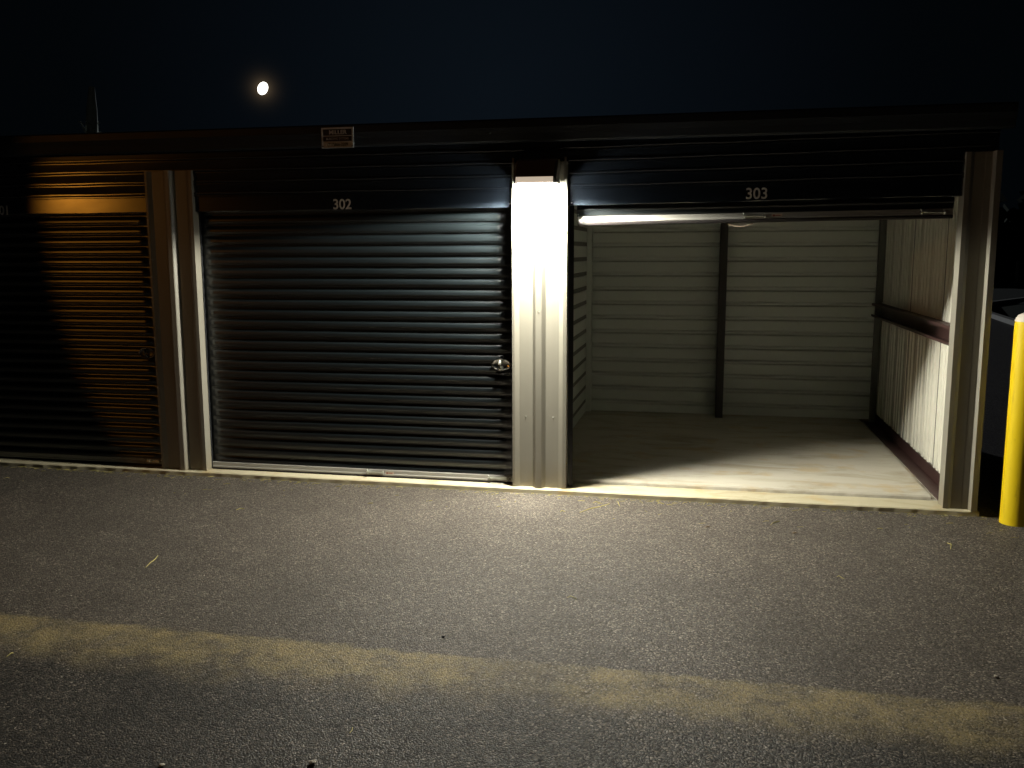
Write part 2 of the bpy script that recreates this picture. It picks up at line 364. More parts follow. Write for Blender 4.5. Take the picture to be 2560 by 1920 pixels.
g.box(3.2035, 3.206, .09, BY - .05, 1.128, 1.252); g.box(3.115, 3.119, .09, BY - .05, 1.236, 1.252); g.box(3.115, 3.119, .09, BY - .05, 1.128, 1.144)
g.build('wall_girt', M['maroon'], bld)

# horizontally ribbed liner panels (back wall, partitions)
def ribbed(rows_axis, a0, a1, fixed, z0, z1, first, pitch, depth, name, material, vertical=False, h=.052, s=.016):
    pts = [(z0, 0)]
    z = first
    while z + h < z1:
        if z > z0:
            pts += [(z, 0), (z + s, -depth), (z + h - s, -depth), (z + h, 0)]
        z += pitch
    pts.append((z1, 0))
    m = MB()
    if rows_axis == 'X':      # panel lies in plane Y=fixed, ribs towards -Y
        m.grid([[(a0, fixed - d, z), (a1, fixed - d, z)] for z, d in pts])
    elif rows_axis == 'Y+':   # plane X=fixed, ribs towards +X
        m.grid([[(fixed + d, a0, z), (fixed + d, a1, z)] for z, d in pts])
    return m.build(name, material, bld)
BACKP = .1566
ribbed('X', .157, 1.565, BY, .03, 2.6, 2.039 - .048 - BACKP * 12, BACKP, .03, 'back_wall_liner', M['liner'])
ribbed('X', 1.645, 3.215, BY + .003, .03, 2.6, 2.039 - .048 - BACKP * 12, BACKP, .03, 'back_wall_liner', M['liner'])
ribbed('Y+', .11, BY - .04, .157, .03, 2.6, .123, BACKP, .022, 'partition_wall', M['liner'])
# end wall: vertical panels with narrow ribs, standing behind the girts
pts = [(.08, 0)]
y = .12; k = 0
while y < BY - .05:
    w = .05 if k % 4 else .022
    d = .015 if k % 4 else .022
    pts += [(y, 0), (y + .008, d), (y + w - .008, d), (y + w, 0)]
    y += .098; k += 1
pts.append((BY, 0))
m = MB(); m.grid([[(3.222 + .0 - (d if d < .02 else 0) + (d if d >= .02 else 0), yy, .105), (3.222 - (d if d < .02 else 0) + (d if d >= .02 else 0), yy, 2.6)] for yy, d in pts])
o = m.build('end_wall_liner', M['endpanel'], bld); o['label'] = 'pale vertically ribbed end wall panels'
for yy in (.83, 1.93):   # lap joints between panels
    m = MB(); m.box(3.203, 3.2085, yy, yy + .006, .107, 1.12); m.box(3.203, 3.2085, yy, yy + .006, 1.26, 2.5); m.build('panel_joint', M['stud'], bld)
# posts
m = MB(); m.box(.158, .212, BY - .095, BY - .02, .032, 2.6); m.build('corner_stud', M['liner'], bld)
m = MB(); m.box(1.567, 1.643, 3.10, BY + .02, .031, 2.6); m.build('centre_post', M['darkpost'], bld)
m = MB(); m.box(3.150, 3.204, BY - .075, BY - .026, .0, 2.6); m.box(3.204, 3.2124, BY - .095, BY - .026, 1.27, 2.6); m.build('corner_post', M['stud'], bld)
# ceiling and inner shell, so the units are closed boxes
m = MB(); m.box(BL + .02, BRX - .02, .135, BY + .1, 2.61, 2.64); m.build('ceiling_panel', M['liner'], bld)
m = MB(); m.box(BL, BRX, BY + .06, BY + .14, GZ, 2.6); m.build('back_wall', M['tan'], bld)
m = MB(); m.box(3.245, BRX - .004, .055, BY + .058, GZ, 2.6); m.build('end_wall', M['tan'], bld)
m = MB(); m.box(BL, BL + .1, .02, BY + .028, GZ, 2.6); m.build('end_wall', M['tan'], bld)
for x in (.04, -2.96):
    m = MB(); m.box(x, x + .11, .14, BY + .02, .0, 2.6); m.build('partition_core', M['stud'], bld)

# header cladding: flat band with three ribs above, one piece per bay
def header(x0, x1):
    F, Q = .038, .027
    prof = [(0, .12), (0, F + .004), (.003, F), (.116, F), (.121, Q), (.128, Q), (.136, Q + .004), (.143, Q), (.150, Q), (.155, F),
            (.210, F - .008), (.212, Q), (.219, Q), (.226, Q + .004), (.233, Q), (.240, Q), (.245, F), (.300, F - .008), (.302, Q), (.309, Q), (.316, Q + .004), (.323, Q), (.330, Q), (.335, F), (.390, F - .008), (.392, Q), (.399, Q), (.406, Q + .004), (.413, Q), (.420, Q), (.425, F), (.50, F - .010)]
    nx = 24
    m = MB()
    m.grid([[(x, y, hz(x) + z + (.0016 * math.sin(x * 7.3 + z * 30) if .002 < z < .49 else 0)) for x in [x0 + (x1 - x0) * i / nx for i in range(nx + 1)]] for z, y in prof])
    o = m.build('header_panel', M['navy'], bld)
    return o
header(-2.62, .206)
header(.206, 3.288)
header(BL, -2.62)
# joint plates beside the lamp pilaster, with a screw each
for x0, x1, sx in ((-.042, -.002, -.022), (.414, .452, .44)):
    m = MB(); m.box(x0, x1, .033, .0375, HB + .004 + (.008 if x0 > 0 else 0), HB + .112); p = m.build('joint_plate', M['navy'], bld)
    m = MB(); m.tube([(sx, .033, HB + .028), (sx, .028, HB + .028)], [.005, .004], 8); m.build('screw', M['zinc'], p)

# fascia / gutter and roof
m = MB()
fz0, fz1 = 2.575, 2.735
prof = [(.037, fz0 + .01), (-.075, fz0), (-.085, fz0 + .012), (-.10, fz0 + .06), (-.115, fz0 + .10), (-.118, fz1 - .01), (-.110, fz1), (-.09, fz1), (-.09, fz1 - .02)]
xs = [BL - .05 + (BRX + .1 - BL) * i / 30 for i in range(31)]
m.grid([[(x, y, z - .004 * (x < -3) * 0) for x in xs] for y, z in prof], smooth=False)
m.poly([(xs[-1], y, z) for y, z in prof]); m.poly([(xs[0], y, z) for y, z in prof])
fas = m.build('gutter', M['gutter'], bld)
m = MB()
m.grid([[(x, -.09, fz1 - .022), (x, 1.7, fz1 + .16), (x, 1.72, fz1 + .16), (x, BY + .25, fz1 - .03), (x, BY + .25, fz1 - .10), (x, -.07, fz1 - .10)] for x in (BL - .05, BRX + .05)])
m.poly([(BRX + .05, -.09, fz1 - .022), (BRX + .05, 1.7, fz1 + .16), (BRX + .05, BY + .25, fz1 - .03), (BRX + .05, BY + .25, fz1 - .10), (BRX + .05, -.07, fz1 - .10)])
x = BL
while x < BRX:
    m.box(x, x + .02, -.05, 1.66, fz1 - .03, fz1 - .028)
    x += .6
roof = m.build('roof', M['roof'], bld)

# pilasters: folded sheet metal, profile in plan (x, y)
def pilaster(x0, prof, z1=PT, name='pilaster'):
    m = MB()
    zs = [.002, .6, 1.2, 1.8, z1]
    m.grid([[(x0 + px, py, z) for px, py in prof] for z in zs])
    o = m.build(name, M['tan'], bld)
    md = o.modifiers.new('s', 'SOLIDIFY'); md.thickness = .0015; md.offset = 0
    return o
full = [(0, .118), (0, .0), (.018, .0), (.024, .004), (.050, .022), (.153, .022), (.160, .014), (.178, -.012), (.184, -.016), (.222, -.016), (.228, -.012), (.246, .014), (.253, .022), (.352, .022), (.378, .004), (.386, 0), (.412, 0), (.412, .118)]
P1 = pilaster(0, full); P2 = pilaster(-3.007, full); P3 = pilaster(BL, full)
P2['label'] = 'tan metal pilaster between the two closed doors'
P1['label'] = 'tan metal pilaster under the lit wall lamp'
corner = [(0, .125), (0, .0), (.030, .0), (.034, .002), (.052, .014), (.118, .014), (.126, .011), (.160, .011), (.164, .008), (.170, -.050), (.207, -.050), (.207, .14)]
P4 = pilaster(3.085, corner); P4['label'] = 'narrow tan corner pilaster beside the yellow bollard'
# trim strips either side of the lamp at the top of its pilaster, screws
for x in (.006, .392):
    m = MB(); m.box(x, x + .014, -.012, -.002, 2.26, PT + .03); m.build('trim_strip', M['tan'], P1)
for x, z in ((.10, .55), (.31, .55), (.206, 1.35)):
    m = MB(); yy = .0215 if x != .206 else -.0165
    m.tube([(x, yy, z), (x, yy - .003, z)], [.004, .003], 8); m.build('screw', M['zinc'], P1)

# ------------------------------------------------------------------ roll-up doors (parts of the building)
def curtain(x0, x1, z0, z1, yb=.112, fl=.03, fr=.06, seed=3, jit=.10):
    """ribbed steel curtain; ridges open upward and flatten towards the guides (fl, fr: flat margins)"""
    rg = random.Random(seed)
    pitch = .0826; amp = .0175
    zs = []
    ztop = 1.9975 + pitch * 2
    k = 0
    while True:
        zt = ztop - k * pitch
        if zt < z0 - pitch: break
        j = rg.uniform(-jit, jit)
        pr = [(0, 0), (.02, .22), (.04, .36), (.11, .60), (.175, .82), (.22, .90), (.30, .95), (.42, .98), (.54, 1.0 + j * .3), (.57, .84), (.60, .66), (.625, .70), (.665, .70), (.69, .40), (.72, .04), (.74, -.20), (.88, -.11 + j * .6)]
        for t, a in pr:
            z = zt - t * pitch
            if z0 < z < z1: zs.append((z, a))
        k += 1
    zs = [(z1, 0)] + zs + [(z0, 0)]
    L = x1 - x0
    xx = sorted(set([0, .01, fl * .6, fl, fl + .012, fl + .025, fl + .04, fl + .06] + [L * i / 18 for i in range(1, 18)] + [L - q for q in (fr + .09, fr + .075, fr + .065, fr + .055, fr + .045, fr + .035, fr + .025, fr + .012, fr, fr * .6, .01, 0)]))
    def f(x):
        d = min((x - fl) / .045, (L - x - fr) / .075)
        d = max(0., min(1., d)); return .10 + .90 * d * d * (3 - 2 * d)
    m = MB()
    m.grid([[(x0 + x, yb - amp * a * f(x), z + .0012 * math.sin(x * 2.1 + z * 11)) for x in xx] for z, a in zs], smooth=True)
    return m

def bottom_bar(x0, x1, z0, z1, parent, tilt=lambda x: 0):
    m = MB()
    ys = [(.112, z1 - .001), (.088, z1 - .001), (.086, z1 - .004), (.084, z0 + .02), (.080, z0 + .016), (.080, z0 + .006), (.112, z0 + .006)]
    n = 12; xx = [x0 + (x1 - x0) * i / n for i in range(n + 1)]
    m.grid([[(x, y, z + tilt(x)) for x in xx] for y, z in ys])
    m.poly([(x0, y, z + tilt(x0)) for y, z in ys]); m.poly([(x1, y, z + tilt(x1)) for y, z in ys])
    bar = m.build('bottom_bar', M['alu'], parent)
    m = MB()
    ys = [(.110, z0 + .0055), (.083, z0 + .0055), (.078, z0 - .004), (.082, z0 - .016), (.100, z0 - .02), (.110, z0 - .012)]
    m.grid([[(x, y, z + tilt(x)) for x in xx] for y, z in ys])
    m.poly([(x0, y, z + tilt(x0)) for y, z in ys]); m.poly([(x1, y, z + tilt(x1)) for y, z in ys])
    m.build('rubber_seal', M['rubber'], parent)
    return bar

def latch(x0, x1, z, parent, ring=True, name='slide_latch'):
    m = MB()
    m.box(x0 + .012, x1, .0765, .083, z - .011, z + .012)
    m.tube([(x0, .072, z + .001), (x1 + .012, .072, z - .003)], .0042, 8)
    m.tube([(x0 + .012, .078, z - .016), (x0 + .014, .064, z - .008), (x0 + .014, .062, z + .004), (x0 + .010, .070, z + .016), (x0 + .004, .080, z + .02)], .0038, 8)
    m.tube([(x1 + .004, .08, z + .012), (x1 + .012, .066, z + .008), (x1 + .014, .066, z - .006), (x1 + .006, .078, z - .014)], .0036, 8)
    if ring:
        m.tube([(x1 + .028 + .012 * math.cos(a), .074, z + .012 * math.sin(a)) for a in [i * math.pi / 6 for i in range(13)]], .003, 6, cap=False)
    return m.build(name, M['zinc'], parent)

def sticker(x, z, parent, y=.0836, tilt=0):
    m = MB(); m.box(x, x + .074, y - .0012, y - .0002, z - .013, z + .013); s = m.build('sticker', M['sticker'], parent)
    return s

def sticker_marks(x, z, y=.0836):
    m = MB()
    c = [(x + .017 + .0075 * math.cos(a), y - .0016, z + .0075 * math.sin(a)) for a in [i * math.pi / 8 for i in range(16)]]
    m.poly(c); m.box(x + .026, x + .062, y - .0018, y - .0014, z - .003, z + .002)
    return m

M['lock_shaded'] = paint('shaded_lock_steel', (.16, .16, .16), .4, .5, metal=.8, bump=0)  # lock metal coloured darker, painting in the weak light at the left door
def door_lock(cx, cz, parent, mt='chrome', W_=.078, H_=.047, y0=.0935):
    # oval polished escutcheon: raised rim, dished face, upright teardrop lever with keyhole boss
    m = MB()
    rows = []
    for r, y in ((1.0, 0), (1.0, -.007), (.95, -.0105), (.88, -.009), (.80, -.003), (.5, .0), (.12, .001)):
        rows.append([(cx + W_ * r * math.cos(t), y0 + y, cz + H_ * r * math.sin(t)) for t in [2 * math.pi * i / 40 for i in range(40)]])
    m.grid(rows, True, True); m.poly(rows[-1])
    lk = m.build('oval_lock', M[mt], parent)
    return lk

def door(x0, x1, z0, z1, label, closed=True):
    m = curtain(x0 + .004, x1 - .004, z0 + .045, z1, seed=int(-x0 * 10))
    c = m.build('roll_up_door', M['curtain'], bld)
    c['label'] = label
    return c

def guides(x0, x1, ztop, wide=.058):
    for a, b_ in ((x0 + .002, x0 + .012), (x1 - .008, x1 - .002)):
        m = MB(); m.box(a, b_, .082, .088, .002, ztop); m.box(a, a + .006, .088, .13, .002, ztop)
        m.build('door_guide', M['guide'], bld)

# unit 302 (closed)
d2 = door(-2.6, 0, .0, 2.2, 'closed dark roll-up door between two tan pilasters')
b2 = bottom_bar(-2.585, -.010, .010, .062, d2)
guides(-2.6, 0, 2.13)
latch(-1.22, -1.085, .040, d2, ring=False)
sticker(-1.065, .036, d2)
sm_ = sticker_marks(-1.065, .036); sm_.build('sticker_print', M['red'], d2)
latch(-.215, -.065, .040, d2)
m = MB(); m.box(-.19, -.08, .06, .066, .0015, .006); m.tube([(-.19, .05, .006), (-.08, .055, .005)], .003, 6); m.build('catch_plate', M['zinc'], d2)
lk = door_lock(-.106, .934, d2)
def lock_lever(cx, cz, lk, y0=.0935, mt='zinc'):
    m = MB()
    m.tube([(cx - .003, y0 - .004, cz + .036), (cx - .006, y0 - .016, cz + .024), (cx - .008, y0 - .024, cz + .006), (cx - .005, y0 - .02, cz - .012), (cx + .002, y0 - .014, cz - .026), (cx + .008, y0 - .01, cz - .036)],
           [.004, .010, .014, .011, .008, .006], 12)
    m.tube([(cx - .012, y0 - .006, cz - .030), (cx - .012, y0 - .018, cz - .034)], [.008, .006], 10)
    m.build('lock_lever', M[mt], lk)
lock_lever(-.106, .934, lk)
def lock_bolt(x, z, parent):   # the slide bolt box below the lock, dark like the door
    m = MB(); m.box(x - .03, x + .03, .088, .098, z - .010, z + .010); m.tube([(x - .035, .085, z), (x + .075, .085, z)], .006, 8); m.build('lock_bolt', M['guide'], parent)
lock_bolt(-.115, .862, d2)

# unit 301 (closed, left)
d1 = door(-5.61, -3.007, .0, 2.2, 'closed dark roll-up door at the left edge, half lit orange')
bottom_bar(-5.575, -3.02, .010, .062, d1)
guides(-5.61, -3.007, 2.13)
lk = door_lock(-3.14, .965, d1, 'lock_shaded'); lock_lever(-3.14, .965, lk, mt='lock_shaded'); lock_bolt(-3.15, .89, d1)
latch(-3.22, -3.09, .040, d1)

# unit 303 (open): only the last slats of the rolled-up curtain and its bar show under the header
tl = lambda x: (x - .47) * .011
m = MB()
n = 14; xx = [.47 + (3.052 - .47) * i / n for i in range(n + 1)]
pz = [(2.40, .135), (2.2, .112), (2.12, .104), (2.108, .098), (2.094, .097), (2.084, .103), (2.06, .106), (2.045, .112)]
m.grid([[(x, y, z + tl(x)) for x in xx] for z, y in pz])
d3 = m.build('roll_up_door', M['curtain'], bld); d3['label'] = 'raised dark roll-up door rolled up behind the header'
bottom_bar(.478, 3.045, 2.0, 2.048, d3, tl)
latch(1.655, 1.80, 2.026 + tl(1.7), d3, ring=False)
sticker(1.855, 2.026 + tl(1.86), d3)
sticker_marks(1.855, 2.026 + tl(1.86)).build('sticker_print', M['red'], d3)
latch(2.83, 2.98, 2.026 + tl(2.9), d3, ring=False)
m = MB(); m.tube([(1.56 + .17 * t, .098, 1.975 - .022 * math.sin(math.pi * t) ** .8 + tl(1.6)) for t in [i / 10 for i in range(11)]], .004, 6); m.build('pull_strap', M['sticker'], d3)
m = MB(); m.tube([(.483, .084, 2.062), (.483, .076, 2.062)], .005, 8); m.build('screw', M['zinc'], d3)
m = MB(); m.box(.414, .452, .082, .088, .002, 2.13); m.box(.414, .42, .088, .13, .002, 2.13); m.build('door_guide', M['guide'], bld)
# rolled curtain drum hidden above
m = MB(); m.tube([(.47, .36, 2.40), (3.05, .36, 2.40)], .17, 24); m.build('curtain_roll', M['curtain'], d3)

# unit numbers
for t, x, z in (('302', -1.345, 2.156), ('303', 1.747, 2.188), ('301', -4.385, 2.146)):
    text_obj(t, .108, M['digit'], 'unit_number', (x, .0365, z), bld, bold=.0016, depth=.0006, xs=.96)

# ------------------------------------------------------------------ wall lamp
lamp = thing('wall_lamp', (.206, -.02, 2.27), 'glowing wall pack lamp high on the middle tan pilaster', 'lamp')
m = MB()
hx0, hx1 = .052, .36
prof = [(-.018, 2.275), (-.205, 2.275), (-.215, 2.285), (-.205, 2.315), (-.10, 2.44), (-.06, 2.455), (-.018, 2.455)]
rows = []
for x, s in ((hx0, .9), (hx0 + .015, 1), (hx1 - .015, 1), (hx1, .9)):
    rows.append([(x, -.018 + (y + .018) * s, 2.36 + (z - 2.36) * (s if s == 1 else .93)) for y, z in prof])
m.grid(rows, False, True); m.poly(rows[0]); m.poly(rows[-1])
m.build('housing', M['bronze'], lamp, bevel=.004)
lm = MB()
rows = []
for r, z in ((1.0, 2.2735), (1.0, 2.258), (.9, 2.246), (.7, 2.240), (.3, 2.238)):
    rows.append([(.206 + .128 * r * max(-1, min(1, 1.35 * math.cos(t))), -.113 + .072 * r * max(-1, min(1, 1.35 * math.sin(t))), z) for t in [2 * math.pi * i / 32 for i in range(32)]])
lm.grid(rows, True, True); lm.poly(rows[-1])
LAMPC = (1.0, .955, .80)
bloom = MB()  # faintly glowing band added above the lens to imitate its bloom
bloom.grid([[(x, y, z) for x in (hx0 + .02, hx1 - .02)] for y, z in ((-.2075, 2.2765), (-.217, 2.285), (-.2105, 2.302), (-.203, 2.318))])
bloom.build('bloom_band', emit('warm_bloom_glow', (1, .82, .62), .42), lamp, solid=.002)
lm.build('lens', emit('lamp_lens_glow', (1, .97, .88), 180), lamp)
def light(name, kind, loc, energy, color, **k):
    l = bpy.data.lights.new(name, kind); l.energy = energy; l.color = color
    for a, v in k.items(): setattr(l, a, v)
    o = bpy.data.objects.new(name, l); o.location = loc; col.objects.link(o); return o
la = light('lamp_light', 'SPOT', (.206, -.124, 2.234), 930, LAMPC, spot_size=R(172), spot_blend=.12, shadow_soft_size=.065)
la.rotation_euler = (R(-9), 0, 0)

# ------------------------------------------------------------------ sign on the gutter
sg = thing('sign_plate', (-1.298, -.122, 2.638), 'small metal maker plate with phone number on the gutter', 'sign')
def sbox(x0, x1, y0, y1, z0, z1, name, mt, parent=sg):
    m = MB(); m.box(x0, x1, y0, y1, z0, z1); return m.build(name, mt, parent)
sx0, sx1, sz0, sz1 = -1.424, -1.172, 2.563, 2.712
pl = sbox(sx0, sx1, -.128, -.121, sz0, sz1, 'plate', M['signgrey'])
fr = MB(); t = .012
fr.box(sx0, sx1, -.133, -.1282, sz1 - t, sz1); fr.box(sx0, sx0 + t, -.133, -.1282, sz0, sz1 - t); fr.box(sx1 - t, sx1, -.133, -.1282, sz0, sz1 - t); fr.box(sx0 + t, sx1 - t, -.133, -.1282, sz0, sz0 + .006)
fr.build('frame', M['signgrey'], sg)
u = sbox(sx0 + t, sx1 - t, -.1295, -.1282, 2.654, sz1 - t, 'upper_field', M['signnavy'])
u2 = sbox(sx0 + t, sx1 - t, -.1295, -.1282, 2.612, 2.648, 'middle_field', M['signnavy'])
u3 = sbox(sx0 + t, sx1 - t, -.1295, -.1282, sz0 + .006, 2.608, 'lower_field', M['signtan'])
text_obj('MILLER', .043, M['signtext'], 'lettering', (-1.295, -.1302, 2.676), sg, .0007, .0004, 1.05)
text_obj('BUILDING SYSTEMS', .0225, M['signtext'], 'lettering', (-1.298, -.1302, 2.630), sg, .0003, .0004, .92)
text_obj('(717)866-2209', .031, M['ink'], 'lettering', (-1.298, -.1302, 2.588), sg, .0006, .0004, .88)
for x in (sx0 + .010, sx1 - .010):
    m = MB(); m.tube([(x, -.133, sz0 + .012), (x, -.138, sz0 + .012)], [.005, .004], 8); m.build('screw', M['ink'], sg)

# ------------------------------------------------------------------ bollard
bx, by, br = 3.497, -.155, .088
bo = thing('bollard', (bx, by, GZ), 'bright yellow bollard with a scuffed white top at the corner', 'bollard')
m = MB(); m.tube([(bx, by, GZ), (bx, by, .01), (bx, by, .5), (bx, by, 1.0), (bx, by, 1.330)], [br + .002, br, br, br, br], 40, cap=False); m.build('sleeve', M['yellow'], bo)
m = MB()
rows = [[(bx + br * r * math.cos(a), by + br * r * math.sin(a), 1.328 + z) for a in [2 * math.pi * i / 40 for i in range(40)]] for r, z in ((.995, 0), (.99, .008), (.93, .026), (.78, .043), (.5, .056), (.2, .061))]
m.grid(rows, True, True); m.poly(rows[-1]); m.build('domed_cap', M['capwhite'], bo)

# ------------------------------------------------------------------ moon and the pale snag behind the roof
mo = MB()
c = Vector((1.38, -6.62, 1.79)) + Vector((-.4824, .9587, .1808)).normalized() * 500
rows = []
for i in range(1, 16):
    ph = math.pi * i / 16
    rows.append([(3.05 * math.sin(ph) * math.cos(a), 3.05 * math.sin(ph) * math.sin(a), 3.3 * math.cos(ph)) for a in [2 * math.pi * j / 32 for j in range(32)]])
mo.grid(rows, True, True); mo.poly(rows[0]); mo.poly(rows[-1])
o = mo.build('moon', emit('moonlight', (1, .97, .86), 3.2)); o.location = c; o.rotation_euler = (0, R(28), 0); o.scale = (.78, .9, 1)
tag(o, 'bright white moon low in the night sky over the building', 'moon')

tr = thing('bare_tree', (-9.32, 8, GZ), 'pale thin dead tree rising dimly behind the roof', 'tree')
m = MB(); m.tube([(-9.22, 8, GZ), (-9.25, 8, 2.4), (-9.28, 8, 3.4), (-9.31, 8.02, 3.9), (-9.27, 8, 4.3), (-9.24, 8, 4.7)], [.22, .2, .15, .11, .09, .05], 10); m.build('trunk', M['bark'], tr)
m = MB()
for i in range(60):
    z = random.uniform(2.9, 3.95); a = random.uniform(-1, 1); s = .32 * (1 - (z - 2.9) / 1.6)
    m.tube([(-9.28, 8, z), (-9.28 + a * s * .6, 8 + random.uniform(-.2, .2), z + .1), (-9.28 + a * s, 8 + random.uniform(-.3, .3), z + random.uniform(.12, .28))], [.022, .016, .008], 5)
m.build('twigs', M['bark'], tr)

# ------------------------------------------------------------------ debris on the asphalt
def blade(pts, w, name, label, cat, mt='straw', group=None, lift=.004):
    pts = [Vector((x, y, GZ + lift + .004 * math.sin(i * 2.1))) for i, (x, y) in enumerate(pts)]
    m = MB(); m.tube(pts, [w * (.55 if i in (0, len(pts) - 1) else 1) for i in range(len(pts))], 6)
    return tag(m.build(name, M[mt], origin=tuple(pts[0])), label, cat, group)

CAM = Vector((1.3819, -6.6175, 1.7905)); YAW, PIT, ROL, FPX = .2063, .1455, -.0031, 2250.5
def gp(px, py):   # place on the asphalt, from the surveyed photo position
    r = (px - 1280) / FPX; u = -(py - 960) / FPX
    d = math.cos(PIT) + u * math.sin(PIT); z = u * math.cos(PIT) - math.sin(PIT)
    s, c_ = math.sin(YAW), math.cos(YAW)
    v = Vector((r * c_ - d * s, r * s + d * c_, z)); k = (GZ - CAM.z) / z
    return (CAM.x + v.x * k, CAM.y + v.y * k)
def mid(a, b_, t, o): return (a[0] + (b_[0] - a[0]) * t, a[1] + (b_[1] - a[1]) * t + o)
def blade2(p, q, w, label, name='dry_grass_blade', bow=.02, mt='straw'):
    a, b_ = gp(*p), gp(*q)
    blade([a, mid(a, b_, .33, bow), mid(a, b_, .66, bow), b_], w, name, label, 'grass blade', mt)
blade2((1448, 1283), (1523, 1261), .0028, 'long dry grass stalk lying in front of the middle pilaster', bow=.01)
blade2((1481, 1259), (1500, 1258), .0026, 'short dry grass blade just behind the long stalk')
blade2((1532, 1238), (1552, 1243), .0032, 'curled dry blade touching the apron edge under the open door', bow=-.02)
blade2((1541, 1256), (1548, 1267), .0024, 'thin blade pointing at the viewer below the curled blade')
blade2((1643, 1261), (1659, 1262), .003, 'short yellow clipping in front of the open unit centre')
blade2((1399, 1281), (1412, 1280), .0026, 'tiny dry clipping left of the long stalk')
blade2((362, 1418), (394, 1387), .0030, 'curved pale grass stem alone on the asphalt at left', bow=.01)
blade2((14, 1640), (27, 1631), .0028, 'yellow blade at the far left edge on the silt band')
blade2((590, 1274), (610, 1271), .0026, 'pale blade in front of the closed middle door')
blade2((2091, 1446), (2109, 1451), .0022, 'faint pale blade on the asphalt right of centre')
blade2((1416, 1496), (1440, 1499), .0022, 'yellow blade in the middle of the asphalt')
blade2((1925, 1316), (1948, 1306), .0022, 'thin pale stalk before the right part of the open unit')
blade2((876, 1826), (871, 1834), .0020, 'small pale blade near the bottom of the picture')
a, b_, c_ = gp(2366, 1362), gp(2377, 1367), gp(2375, 1377)
blade([a, b_, c_], .0032, 'dry_grass_blade', 'bent yellow grass blade lying toward the bollard', 'grass blade')

def lump(px, py, r, name, label, cat, mt, flat=.6):
    x, y = gp(px, py); m = MB(); rows = []
    for i in range(1, 8):
        ph = math.pi * i / 8
        rows.append([(x + r * math.sin(ph) * math.cos(a) * random.uniform(.8, 1.15), y + r * math.sin(ph) * math.sin(a) * random.uniform(.8, 1.15), GZ + r * flat * (1 + math.cos(ph)) * .9) for a in [2 * math.pi * j / 10 for j in range(10)]])
    m.grid(rows, False, True); m.poly(rows[0]); m.poly(rows[-1])
    tag(m.build(name, M[mt], origin=(x, y, GZ)), label, cat)
lump(1106, 1593, .0085, 'tar_chip', 'small black chip just above the silt band', 'debris', 'chip')
lump(2487, 1697, .0095, 'pebble', 'white pebble at the right edge above the silt band', 'pebble', 'pebble')
lump(778, 1909, .013, 'pebble', 'larger tan pebble at the bottom edge of the picture', 'pebble', 'pebble')
lump(402, 1914, .011, 'pebble', 'tan pebble in the bottom left corner', 'pebble', 'pebble')
lump(2305, 1278, .009, 'pebble', 'white pebble at the foot of the corner pilaster', 'pebble', 'pebble', .5)
def dleaf(px, py, s, lab):
    x, y = gp(px, py); m = MB()
    m.grid([[(x - s, y, GZ + .003), (x - s * .3, y + s * .5, GZ + .012), (x + s * .5, y + s * .35, GZ + .009), (x + s, y, GZ + .014)], [(x - s, y, GZ + .003), (x - s * .3, y - s * .4, GZ + .005), (x + s * .5, y - s * .35, GZ + .012), (x + s, y, GZ + .014)]], True)
    tag(m.build('dead_leaf', M['leaf'], origin=(x, y, GZ), solid=.0008), lab, 'leaf')
dleaf(1769, 1321, .024, 'brown dead leaf on the asphalt below the door sticker')
dleaf(1986, 1337, .022, 'brown dead leaf nearer the corner, right of the other leaf')

m = MB()   # trimmings and grit blown against the slab edge
for i in range(420):
    x = random.uniform(-4.8, 3.5); y = -.045 - abs(random.gauss(0, .05)) - (random.random() < .15) * random.uniform(0, .5)
    a = random.uniform(0, math.pi) * (1 if random.random() < .4 else .2); l = random.uniform(.006, .028) if random.random() < .6 else .005; w = random.uniform(.001, .0022)
    dx, dy = math.cos(a) * l, math.sin(a) * l
    z = GZ + .003
    m.tube([(x - dx, y - dy, z), (x, y + random.uniform(-.003, .003), z + random.uniform(.001, .006)), (x + dx, y + dy, z + random.uniform(0, .004))], [w * .6, w, w * .6], 4)
tag(m.build('grass_clippings', M['straw']), 'dry grass trimmings and grit strewn along the slab edge', 'clippings', kind='stuff')

# ------------------------------------------------------------------ light
# sodium lamp of the neighbouring lot, to the left of the picture
so = light('street_lamp_light', 'SPOT', (-9.0, -7.0, 2.75), 85, (1.0, .37, .035), spot_size=R(39.4), spot_blend=.05, shadow_soft_size=.1)
so.rotation_euler = (Vector((.9, 0, 1.55)) - so.location).to_track_quat('-Z', 'Y').to_euler()
# faint moonlight
su = light('moon_light', 'SUN', (0, 0, 30), .5, (.88, .93, 1.0), angle=R(.6))
su.rotation_euler = (Vector((.4824, -.9587, -.1955))).to_track_quat('-Z', 'Y').to_euler()

# humid night air round the whole lot: the lamp glows in it
HZ = 0
if HZ:
    g = MB(); g.box(-60, 140, -60, 75, GZ - 1, 14)
    m, nt, b = mat('night_air'); nt.nodes.remove(b)
    pv = N(nt, 'ShaderNodeVolumePrincipled'); pv.inputs['Density'].default_value = HZ; pv.inputs['Color'].default_value = (.9, .95, 1, 1); pv.inputs['Anisotropy'].default_value = .2
    nt.links.new(pv.outputs[0], nt.nodes['Material Output'].inputs['Volume'])
    tag(g.build('haze', m), kind='stuff')

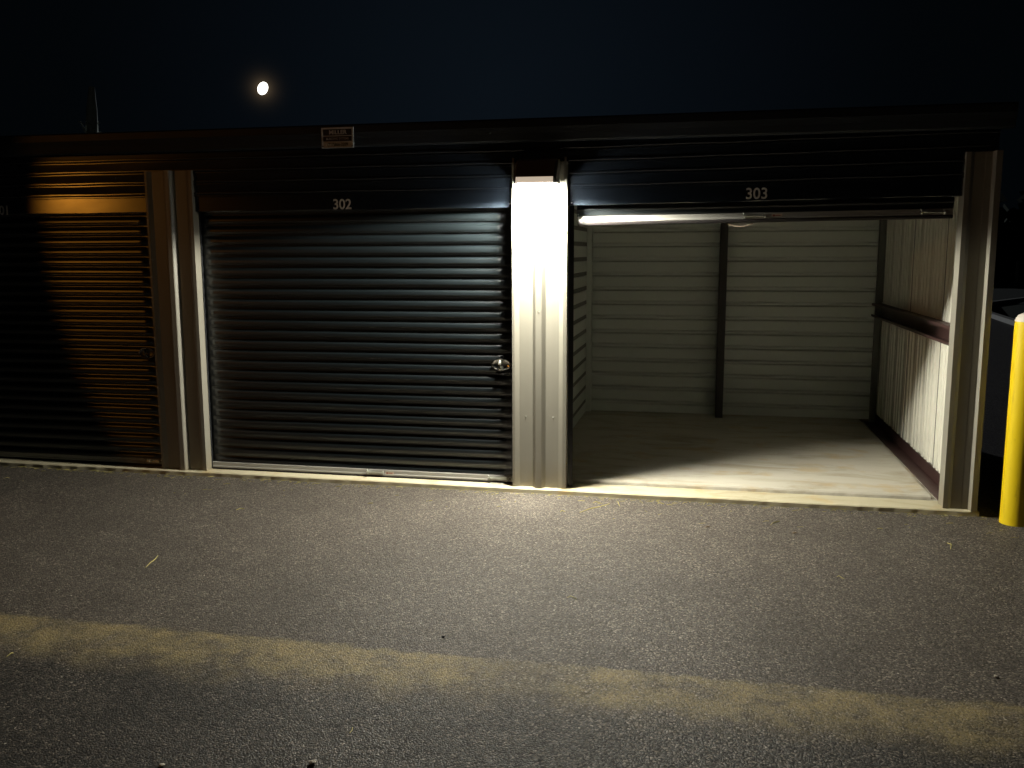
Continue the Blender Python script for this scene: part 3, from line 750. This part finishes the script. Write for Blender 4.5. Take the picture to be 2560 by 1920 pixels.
w = bpy.data.worlds.new('World'); sc.world = w; w.use_nodes = True
nt = w.node_tree; bg = nt.nodes['Background']
tc = N(nt, 'ShaderNodeTexCoord')
nd = N(nt, 'ShaderNodeVectorMath', operation='NORMALIZE'); nt.links.new(tc.outputs['Generated'], nd.inputs[0])
dp = N(nt, 'ShaderNodeVectorMath', operation='DOT_PRODUCT'); nt.links.new(nd.outputs[0], dp.inputs[0])
dp.inputs[1].default_value = Vector((-.22, .97, .16)).normalized()
ac = N(nt, 'ShaderNodeMath', operation='ARCCOSINE'); nt.links.new(dp.outputs['Value'], ac.inputs[0])
cr = N(nt, 'ShaderNodeValToRGB'); nt.links.new(ac.outputs[0], cr.inputs[0])
E = cr.color_ramp.elements; cr.color_ramp.interpolation = 'B_SPLINE'
E[0].position = 0; E[0].color = (.0027, .0045, .0070, 1); E[1].position = 1.0; E[1].color = (.0003, .0005, .0006, 1)
e = E.new(.2); e.color = (.0016, .0027, .0042, 1)
e = E.new(.42); e.color = (.0005, .0009, .0012, 1)
dm = N(nt, 'ShaderNodeVectorMath', operation='DOT_PRODUCT'); nt.links.new(nd.outputs[0], dm.inputs[0]); dm.inputs[1].default_value = Vector((-.4824, .9587, .1808)).normalized()
am = N(nt, 'ShaderNodeMath', operation='ARCCOSINE'); nt.links.new(dm.outputs['Value'], am.inputs[0])
ad = N(nt, 'ShaderNodeMath', operation='DIVIDE'); ad.inputs[1].default_value = -.0048; nt.links.new(am.outputs[0], ad.inputs[0])
ae = N(nt, 'ShaderNodeMath', operation='EXPONENT'); nt.links.new(ad.outputs[0], ae.inputs[0])
vs = N(nt, 'ShaderNodeVectorMath', operation='SCALE'); vs.inputs[0].default_value = (.16, .11, .06); nt.links.new(ae.outputs[0], vs.inputs['Scale'])
va = N(nt, 'ShaderNodeVectorMath', operation='ADD'); nt.links.new(cr.outputs[0], va.inputs[0]); nt.links.new(vs.outputs[0], va.inputs[1])
nt.links.new(va.outputs[0], bg.inputs['Color']); bg.inputs['Strength'].default_value = 1.0

# ------------------------------------------------------------------ camera and output
cd = bpy.data.cameras.new('camera'); cam = bpy.data.objects.new('camera', cd); col.objects.link(cam)
cd.sensor_width = 36; cd.lens = 36 * FPX / 2560; cd.clip_start = .05; cd.clip_end = 3000
cam.matrix_world = Matrix.Translation(CAM) @ Matrix.Rotation(YAW, 4, 'Z') @ Matrix.Rotation(math.pi / 2 - PIT, 4, 'X') @ Matrix.Rotation(ROL, 4, 'Z')
sc.camera = cam
for o in bpy.data.objects:
    if '_w' in o: del o['_w']
sc.render.engine = 'CYCLES'
sc.view_settings.view_transform = 'Standard'; sc.view_settings.look = 'None'
sc.view_settings.exposure = .28; sc.view_settings.gamma = 1
sc.cycles.max_bounces = 8; sc.cycles.diffuse_bounces = 5
sc.cycles.sample_clamp_indirect = 4
